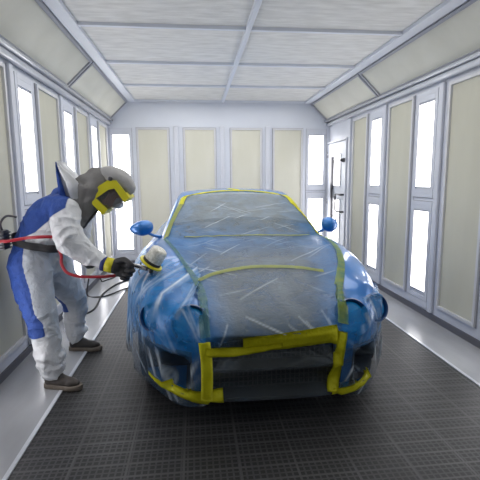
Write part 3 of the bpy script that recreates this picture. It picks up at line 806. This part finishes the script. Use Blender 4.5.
# coverall
cov = [
    ('T', [(-1.745, YP, .86), (-1.735, YP, .98), (-1.69, YP, 1.11), (-1.585, YP, 1.24), (-1.47, YP, 1.335)], [.165, .155, .150, .165, .125], 1.18),
    ('T', [(-1.50, YP, 1.37), (-1.41, YP, 1.44)], [.10, .085], 1.2),
    ('T', [(-1.52, YP - .10, 1.31), sh_n], [.115, .10], 1),
    ('T', [sh_n, (-1.42, YP - .24, 1.19), el_n], [.105, .105, .108], 1),
    ('T', [el_n, (-1.29, YP - .25, 1.0), (-1.165, YP - .27, .930)], [.106, .082, .052], 1),
    ('T', [(-1.50, YP + .10, 1.31), sh_f], [.115, .10], 1),
    ('T', [sh_f, (-1.43, YP + .22, 1.19), el_f], [.095, .085, .085], 1),
    ('T', [el_f, (-1.43, YP + .17, 1.02), wr_f], [.08, .06, .048], 1),
    ('T', [(-1.745, YP - .09, .90), (-1.705, YP - .14, .70), (-1.635, YP - .22, .50), (-1.60, YP - .25, .30), (-1.585, YP - .27, .13)], [.155, .135, .112, .098, .080], 1),
    ('T', [(-1.70, YP + .09, .90), (-1.615, YP + .20, .70), (-1.55, YP + .30, .50), (-1.585, YP + .38, .30), (-1.60, YP + .42, .14)], [.150, .135, .105, .092, .078], 1),
    ('T', [(-1.60, YP - .34, .17), (-1.51, YP - .29, .16), (-1.58, YP - .20, .18), (-1.66, YP - .27, .18), (-1.60, YP - .34, .20)], [.03] * 5, 1),
    ('T', [(-1.60, YP - .34, .26), (-1.51, YP - .26, .24), (-1.60, YP - .18, .27), (-1.68, YP - .26, .27)], [.03] * 4, 1),
    ('T', [(-1.60, YP + .34, .18), (-1.51, YP + .42, .19), (-1.60, YP + .50, .20), (-1.67, YP + .42, .2)], [.03] * 4, 1)]
b = capsules(cov, .009, 5)
segs = [((-1.745, YP, .9), (-1.47, YP, 1.34), .010), (sh_n, el_n, .012), (el_n, wr_n, .012), (sh_f, el_f, .01), (el_f, wr_f, .01),
        ((-1.73, YP - .12, .86), kn_n, .012), (kn_n, an_n, .018), ((-1.70, YP + .12, .86), kn_f, .012), (kn_f, an_f, .018)]
segs = [(a, c, m_ * 1.5) for a, c, m_ in segs]
wrinkle(b, segs)
BL = [(-1.45, 1.62), (-1.395, 1.58), (-1.395, 1.49), (-1.40, 1.33), (-1.53, 1.25), (-1.65, 1.15), (-1.72, 1.12), (-1.75, 1.04), (-1.745, .93), (-1.72, .82), (-1.69, .71), (-1.66, .58), (-1.60, .50), (-1.585, .42), (-1.75, .38), (-2.2, .41), (-2.2, 1.7)]
def inpoly(x, z, P):
    c = False; j = len(P) - 1
    for i in range(len(P)):
        if (P[i][1] > z) != (P[j][1] > z) and x < (P[j][0] - P[i][0]) * (z - P[i][1]) / (P[j][1] - P[i][1]) + P[i][0]: c = not c
        j = i
    return c
def pdist(x, z, P):
    m0 = 9
    for i in range(len(P)):
        ax_, az_ = P[i]; bx_, bz_ = P[(i + 1) % len(P)]; dx, dz = bx_ - ax_, bz_ - az_
        t = max(0, min(1, ((x - ax_) * dx + (z - az_) * dz) / (dx * dx + dz * dz))); m0 = min(m0, math.hypot(x - ax_ - dx * t, z - az_ - dz * t))
    return m0 if inpoly(x, z, P) else -m0
zone = []
for v_ in b.verts:
    x, y, z = v_.co
    d = pdist(x, z, BL)
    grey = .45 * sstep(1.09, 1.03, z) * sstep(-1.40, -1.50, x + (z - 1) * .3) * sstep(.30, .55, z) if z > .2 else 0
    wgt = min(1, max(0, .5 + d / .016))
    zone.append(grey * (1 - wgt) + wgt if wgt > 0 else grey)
suit = link('coverall', b, M['suit'], per, True, label='white crinkled coverall with royal blue back and leg stripe')
set_attr(suit, 'zone', zone)
# thrown-back coverall hood flap behind the neck
def flap(name, poly, m_, y0, y1, parent, bulge=.02):
    b = nb(); rows = []
    for q in range(7):
        t = q / 6; y = y0 + (y1 - y0) * t; s = math.sin(pi * t)
        rows.append([V((x - bulge * (1 - s), y, z - .03 * (1 - s))) for x, z in poly])
    grid(b, rows); bmesh.ops.solidify(b, geom=b.faces[:], thickness=.008); bmesh.ops.recalc_face_normals(b, faces=b.faces)
    bmesh.ops.subdivide_edges(b, edges=b.edges[:], cuts=1, use_grid_fill=True, smooth=.3)
    return link(name, b, m_, parent, True)
def fold(name, poly, m_, y0, y1, parent):
    b = nb(); prism(b, poly, y0, y1); bmesh.ops.bevel(b, geom=b.edges[:], offset=.006, segments=2, affect='EDGES')
    return link(name, b, m_, parent, True)
fold('collar', [(-1.487, 1.66), (-1.452, 1.61), (-1.40, 1.565), (-1.345, 1.50), (-1.35, 1.38), (-1.40, 1.38), (-1.43, 1.50), (-1.470, 1.59)], M['white_cloth'], YP - .15, YP - .115, suit)
fold('collar', [(-1.487, 1.66), (-1.452, 1.61), (-1.40, 1.565), (-1.38, 1.50), (-1.40, 1.38), (-1.46, 1.40), (-1.475, 1.50), (-1.482, 1.58)], M['white_cloth'], YP - .115, YP + .08, suit)
fold('collar_lining', [(-1.492, 1.655), (-1.482, 1.58), (-1.462, 1.50), (-1.435, 1.38), (-1.48, 1.38), (-1.487, 1.48), (-1.493, 1.58)], M['blue_cloth'], YP - .148, YP + .06, suit)
# air hood
hd = [('E', (-1.215, YP, 1.485), (.145, .125, .125), .35), ('T', [(-1.30, YP, 1.47), (-1.355, YP - .01, 1.37), (-1.375, YP - .03, 1.27), (-1.365, YP - .05, 1.205)], [.11, .09, .08, .062], 1.5),
      ('T', [(-1.25, YP, 1.44), (-1.29, YP - .02, 1.33), (-1.315, YP - .05, 1.24)], [.10, .07, .055], 1.7), ('E', (-1.36, YP, 1.47), (.07, .10, .07), .4)]
b = capsules(hd, .009, 5); wrinkle(b, [((-1.05, YP, 1.5), (-1.35, YP, 1.47), .008), ((-1.33, YP, 1.47), (-1.37, YP, 1.18), .014)], .012, 20, .8)
# open the face side
bmesh.ops.delete(b, geom=[f for f in b.faces if (lambda c: (c.x + 1.205) * .80 - (c.z - 1.43) * .62 > .055 and c.z < 1.50)(f.calc_center_median())], context='FACES')
hood = link('air_hood', b, M['hood'], per, True, label='grey cloth air-fed hood draped to the chest')
b = capsules([('E', (-1.085, YP, 1.515), (.135, .130, .085), .55), ('E', (-1.03, YP, 1.475), (.085, .115, .06), .9), ('E', (-1.13, YP, 1.55), (.10, .11, .07), .3)], .008, 6)
wrinkle(b, [((-1.2, YP, 1.55), (-.98, YP, 1.45), .006)], .010, 22, .8)
bmesh.ops.delete(b, geom=[f for f in b.faces if (lambda c: (c.x + 1.10) * .72 + (c.z - 1.46) * 1.0 < 0.0)(f.calc_center_median())], context='FACES')
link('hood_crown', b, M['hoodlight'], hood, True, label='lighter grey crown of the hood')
# yellow visor frame : L shaped side plates joined by brow and chin bars
def plate(bm, poly, y0, y1): prism(bm, poly, y0, y1)
top = [(-1.135, 1.515), (-1.075, 1.515), (-.985, 1.385), (-1.025, 1.352), (-1.09, 1.455), (-1.135, 1.445)]
bck = [(-1.135, 1.515), (-1.135, 1.445), (-1.225, 1.385), (-1.145, 1.300), (-1.185, 1.262), (-1.255, 1.345), (-1.245, 1.42), (-1.20, 1.475)]
b = nb()
for ya, yb in ((YP - .138, YP - .118), (YP + .118, YP + .138)): plate(b, top, ya, yb); plate(b, bck, ya, yb)
plate(b, [(-1.01, 1.425), (-.985, 1.385), (-1.025, 1.352), (-1.04, 1.38)], YP - .12, YP + .12)
plate(b, [(-1.185, 1.262), (-1.145, 1.300), (-1.165, 1.32), (-1.205, 1.285)], YP - .12, YP + .12)
vf = link('visor_frame', b, M['yellow'], hood, label='yellow visor frame')
b = nb(); 
box(b, -1.16, -1.10, YP - .125, YP + .125, 1.40, 1.42) if 0 else None
prism(b, [(-1.135, 1.445), (-1.09, 1.455), (-1.03, 1.36), (-1.15, 1.305), (-1.22, 1.385)], YP - .122, YP - .119)
prism(b, [(-1.135, 1.445), (-1.09, 1.455), (-1.03, 1.36), (-1.15, 1.305), (-1.22, 1.385)], YP + .119, YP + .122)
prism(b, [(-1.028, 1.358), (-1.022, 1.350), (-1.150, 1.295), (-1.155, 1.303)], YP - .119, YP + .119)
link('visor', b, M['visor'], hood)
b = nb(); lathe(b, [(.016, 0), (.016, .012), (.01, .016)], axis_mtx((-1.115, YP - .136, 1.525), (0, -1, 0)), 16); link('hood_knob', b, M['darkmetal'], hood, auto=40)

# gloves
def glove(wr, ax, up, sgn, name='glove', k=1.0):
    """ax: forearm direction, up: towards the thumb, palm faces ax x up * sgn"""
    ax = V(ax).normalized(); up = V(up); up = (up - ax * up.dot(ax)).normalized(); pn = up.cross(ax) * sgn   # palm normal
    w = V(wr); P = lambda a, u, n_: w + (ax * a + up * u + pn * n_) * k
    ch = [('T', [P(0, 0, 0), P(.035, 0, 0)], [.036, .038], 1), ('T', [P(.05, .022, 0), P(.10, .024, .002)], [.022, .021], 1), ('T', [P(.05, -.012, 0), P(.098, -.014, .002)], [.024, .022], 1), ('T', [P(.05, -.028, 0), P(.088, -.034, .002)], [.019, .017], 1)]
    for q, (u, l1, l2, l3) in enumerate(((.036, .040, .026, .022), (.013, .044, .030, .022), (-.012, .042, .028, .020), (-.036, .034, .022, .018))):
        a0 = .104 - .007 * abs(q - 1)
        ch.append(('T', [P(a0, u, 0), P(a0 + l1 * .72, u - .002, l1 * .55), P(a0 + l1 * .62 - .004, u - .004, l1 * .55 + l2), P(a0 + l1 * .3 - .012, u - .005, l1 * .45 + l2 + .004)], [.0125, .0115, .011, .0095], 1))
    ch.append(('T', [P(.035, .03, .012), P(.075, .055, .03), P(.108, .052, .045), P(.128, .044, .05)], [.017, .0145, .012, .010], 1))
    ch = [(c_[0], c_[1], [r_ * k for r_ in c_[2]], c_[3]) for c_ in ch]
    return capsules(ch, .004, 3)
gl_ax, gl_up = (.13, -.02, -.035), (.2, 0, 1)
wrist = V((-1.125, YP - .275, .912))
b = glove(wrist, gl_ax, gl_up, -1, k=1.36)
gln = link('glove', b, M['glove'], per, True, label='black glove gripping the spray gun')
axn = V(gl_ax).normalized()
b = nb(); lathe(b, [(.045, -.02), (.053, -.019), (.054, .034), (.049, .038)], axis_mtx(wrist - axn * .005, axn), 28); link('glove_cuff', b, M['yellow'], gln, True, label='yellow cuff')
b = nb(); lathe(b, [(.048, -.02), (.055, -.019), (.054, .010), (.048, .012)], axis_mtx(wrist - axn * .034, axn), 28); link('sleeve_band', b, M['navy'], gln, True, label='navy band')
wf = V(wr_f)
fa = (V(wr_f) - V(el_f)).normalized()
b = glove(wf + fa * .02, fa, (.2, 0, 1), 1); glf = link('glove', b, M['glove'], per, True)
b = nb(); lathe(b, [(.038, -.02), (.044, -.019), (.043, .03), (.038, .032)], axis_mtx(wf + fa * .01, fa), 24); link('glove_cuff', b, M['yellow'], glf, True)

# shoes
def shoe(heel, d, m_, nm):
    d = V(d).normalized(); sd = V((-d.y, d.x, 0)); H = V(heel)
    P = lambda a, s, z: H + d * a + sd * s + V((0, 0, z))
    ch = [('T', [P(.05, 0, .050), P(.13, 0, .052), P(.21, 0, .046), P(.255, 0, .042)], [.036, .042, .040, .028], 1), ('T', [P(.05, 0, .05), P(.065, 0, .12)], [.042, .046], 1), ('E', P(.215, 0, .046), (.05, .048, .034), 0), ('T', [P(.07, 0, .11), P(.15, 0, .065)], [.036, .036], 1)]
    b = capsules(ch, .007, 5)
    for v_ in b.verts:
        if v_.co.z < .022: v_.co.z = .022
    up = link('shoe', b, m_, per, True, label=nm)
    b = nb(); pr = []
    for t in range(40):
        a = 2 * pi * t / 40; c, s = math.cos(a), math.sin(a); aa = .15 + .148 * math.copysign(abs(c) ** .8, c); wd = .048 + .006 * sstep(.1, .25, aa) - .008 * math.exp(-((aa - .12) / .05) ** 2)
        pr.append((aa, wd * math.copysign(abs(s) ** .7, s)))
    rows = [[P(a, s * .96, .0) for a, s in pr], [P(a, s * 1.02, .008) for a, s in pr], [P(a, s, .028) for a, s in pr], [P(a * .99 + .0015, s * .9, .034) for a, s in pr]]
    vs = grid(b, rows, True); b.faces.new(vs[0]); b.faces.new(vs[-1]); bmesh.ops.recalc_face_normals(b, faces=b.faces)
    link('sole', b, M['sole'], up, auto=50)
    b = nb()
    for q in range(4):
        c = P(.10 + .028 * q, 0, .112 - .012 * q); tube(b, [c - sd * .025 - V((0, 0, .008)), c + V((0, 0, .006)), c + sd * .025 - V((0, 0, .008))], .003, 6)
    link('laces', b, M['seam'], up, True)
shoe((-1.645, 3.05, .005), (.26, -.07, 0), M['shoe'], 'worn brown work shoe, nearer foot')
shoe((-1.665, 3.73, .005), (.20, -.02, 0), M['shoedark'], 'dark work shoe, farther foot')

# belt with regulator on the back: worn by the painter
belt = tagp(bpy.data.objects.new('belt', None), 'grey waist belt with black air regulator on the painter\'s back', 'belt'); COL.objects.link(belt); belt.location = (-1.72, YP, 1.05)
cb = bvh_of([suit]); rows = []
for q in range(49):
    a = 2 * pi * q / 48; d = V((math.cos(a), math.sin(a), 0)); row = []
    for h_ in (-.028, 0, .028):
        c = V((-1.72, YP, 1.055 + h_)); zt = -.13 * math.cos(a) * .35
        c.z += zt
        h = cb.ray_cast(c + d * .6, -d); r_ = min((h[0] - c).length if h[0] else .19, .24)
        row.append((c, d, r_))
    rows.append(row)
sm = [[rows[i][k][2] for k in range(3)] for i in range(49)]
RR = [max(sm[(i + o_) % 48][k] for o_ in (-1, 0, 1) for k in range(3)) for i in range(49)]
b = nb(); grid(b, [[rows[i][k][0] + rows[i][k][1] * (RR[i] + .006) for k in range(3)] for i in range(49)])
bmesh.ops.solidify(b, geom=b.faces[:], thickness=-.004); bmesh.ops.recalc_face_normals(b, faces=b.faces); link('strap', b, M['belt'], belt, True)
b = nb(); box(b, -1.915, -1.845, 3.06, 3.16, 1.03, 1.17, .012)
for q in range(6): box(b, -1.922, -1.84, 3.05, 3.17, 1.035 + q * .022, 1.045 + q * .022, .003)
link('regulator', b, M['darkmetal'], belt, auto=40)
b = nb(); tube(b, [(-1.87, 3.11, 1.16), (-1.875, 3.10, 1.22), (-1.83, 3.10, 1.27), (-1.77, 3.12, 1.26)], .008, 8, 6); link('breathing_tube', b, M['darkmetal'], belt, True)

# spray gun with cup
gun = empty('spray_gun', (-.93, YP - .2, .90), 'metal spray gun held in the painter\'s black glove, pale cup on top', 'spray gun')
gy = YP - .265
b = nb(); tube(b, [(-1.075, gy + .03, .845), (-1.05, gy + .035, .87), (-1.01, gy + .035, .915)], [.013, .014, .013], 12, 4); link('handle', b, M['chrome'], gun, True)
b = nb(); tube(b, [(-1.02, gy + .03, .918), (-.97, gy + .02, .908), (-.925, gy + .01, .895), (-.885, gy, .882)], [.014, .019, .019, .014], 16, 3)
tube(b, [(-1.045, gy + .03, .925), (-1.02, gy + .03, .918)], .010, 10); tube(b, [(-.95, gy + .018, .90), (-.955, gy + .02, .94)], .007, 8)
link('gun_body', b, M['chrome'], gun, auto=40)
b = nb(); mt = axis_mtx((-.888, gy, .883), (.95, -.1, -.32)); lathe(b, [(.012, 0), (.022, .002), (.024, .012), (.018, .022), (.010, .026), (.004, .027)], mt, 20); link('air_cap', b, M['darkmetal'], gun, auto=40)
b = nb(); tube(b, [(-.955, gy + .01, .90), (-.968, gy + .008, .87), (-.962, gy + .008, .845)], .005, 8, 4); link('trigger', b, M['chrome'], gun, True)
cd = V((.56, -.12, .80)).normalized(); c0 = V((-.905, gy, .893))
b = nb(); tube(b, [c0 - cd * .01, c0 + cd * .03], .014, 12)
lathe(b, [(.03, .024), (.052, .036), (.06, .046), (.06, .052)], axis_mtx(c0, cd), 32); link('cup_neck', b, M['darkmetal'], gun, auto=40)
b = nb(); lathe(b, [(.058, .042), (.088, .044), (.090, .050), (.088, .056), (.062, .058)], axis_mtx(c0, cd), 40); link('cup_ring', b, M['cupring'], gun, auto=40, label='yellow flange ring')
b = nb(); lathe(b, [(.064, .056), (.070, .060), (.070, .074), (.066, .078)], axis_mtx(c0, cd), 40); link('cup_collar', b, M['rubber'], gun, auto=40, label='black collar')
b = nb(); lathe(b, [(.064, .074), (.066, .08), (.062, .155), (.057, .172), (.045, .180), (.001, .182)], axis_mtx(c0, cd), 40); link('paint_cup', b, M['cup'], gun, auto=50, label='pale speckled paint cup')
b = nb(); tube(b, [(-1.135, gy + .02, .845), (-1.105, gy + .025, .845)], .011, 12); tube(b, [(-1.105, gy + .025, .845), (-1.07, gy + .03, .85)], .0085, 12); link('hose_fitting', b, M['chrome'], gun, auto=40)

for o in list(gun.children): o.data.transform(Matrix.Translation((.045, 0, -.018)))
# hoses
b = nb(); tube(b, [(-1.09, gy + .02, .827), (-1.17, gy, .826), (-1.27, gy - .02, .832), (-1.35, gy - .02, .84), (-1.42, gy - .02, .87), (-1.455, gy - .01, .93), (-1.46, gy + .01, .99), (-1.50, 3.10, 1.05)], .011, 10, 8)
tagp(link('air_hose', b, M['red'], None, True), 'red air hose looping from the spray gun under the painter\'s arm', 'hose')
b = nb(); tube(b, [(-1.42, 3.08, 1.10), (-1.50, 3.02, 1.125), (-1.59, 2.985, 1.130), (-1.68, 3.0, 1.122), (-1.78, 2.98, 1.108), (-1.88, 2.95, 1.10), (-1.92, 2.72, 1.05), (-1.93, 2.3, .8), (-1.94, 1.9, .4), (-1.9, 1.5, .03), (-1.8, .8, .017)], .0115, 10, 8)
tagp(link('air_hose', b, M['red'], None, True), 'red air hose crossing the painter\'s waist to the left edge of the photo', 'hose')
b = nb(); tube(b, [(-1.84, 4.45, .014), (-1.83, 4.65, .014), (-1.72, 4.92, .014), (-1.76, 5.58, .014), (-1.68, 6.07, .014), (-1.55, 6.34, .014), (-1.35, 6.5, .014)], .010, 8, 8)
tagp(link('floor_hose', b, M['rubber'], None, True), 'black hose snaking lengthwise along the left floor strip behind the painter', 'hose')
b = nb(); tube(b, [(-1.96, 5.7, .2), (-1.95, 5.55, .014), (-1.8, 5.44, .014), (-1.67, 5.52, .014), (-1.5, 5.8, .02), (-1.3, 6.0, .014)], .010, 8, 8)
tagp(link('floor_hose', b, M['rubber'], None, True), 'black hose curving across the left floor strip onto the grating', 'hose')
b = nb(); tube(b, [(-1.96, 6.3, .12), (-1.93, 6.32, .014), (-1.88, 6.38, .014), (-1.80, 6.57, .014), (-1.82, 6.86, .014)], .009, 8, 8)
tagp(link('floor_hose', b, M['rubber'], None, True), 'short black hose end lying farthest back by the left wall', 'hose')

# ------------------------------------------------------------------ light, world, camera
def area(name, loc, rot, sx_, sy_, e, col=(1, 1, 1)):
    l = bpy.data.lights.new(name, 'AREA'); l.shape = 'RECTANGLE'; l.size = sx_; l.size_y = sy_; l.energy = e; l.color = col
    o = bpy.data.objects.new(name, l); COL.objects.link(o); o.location = loc; o.rotation_euler = rot
area('ceiling_fill', (0, 5.0, ZC - .06), (0, 0, 0), 2.6, 4.5, 60, (1, .99, .97))  # added fill light below the ceiling, not a fixture of the booth
area('ceiling_fill', (0, .6, ZC - .06), (0, 0, 0), 2.6, 3.0, 18, (1, .99, .97))  # second added fill, weaker, over the camera end
w = bpy.data.worlds.new('w'); bpy.context.scene.world = w; w.use_nodes = True
w.node_tree.nodes['Background'].inputs[0].default_value = (.93, .96, 1, 1); w.node_tree.nodes['Background'].inputs[1].default_value = .35

F_PX, YAW, PIT, ROLL, CXX, H = 417.1, .1056, .1435, -.0078, -.5011, 1.5115
F = V((math.sin(YAW) * math.cos(PIT), math.cos(YAW) * math.cos(PIT), -math.sin(PIT))); Rr = V((math.cos(YAW), -math.sin(YAW), 0)); U = Rr.cross(F)
R2 = Rr * math.cos(ROLL) + U * math.sin(ROLL); U2 = -Rr * math.sin(ROLL) + U * math.cos(ROLL)
cam = bpy.data.cameras.new('cam'); cam.sensor_fit = 'HORIZONTAL'; cam.sensor_width = 36; cam.lens = F_PX / 480 * 36; cam.clip_start = .05
co = bpy.data.objects.new('cam', cam); COL.objects.link(co)
mt = Matrix((R2, U2, -F)).transposed().to_4x4(); mt.translation = V((CXX, 0, H)); co.matrix_world = mt
sc = bpy.context.scene; sc.camera = co
sc.view_settings.view_transform = 'Standard'; sc.view_settings.look = 'None'; sc.view_settings.exposure = 0
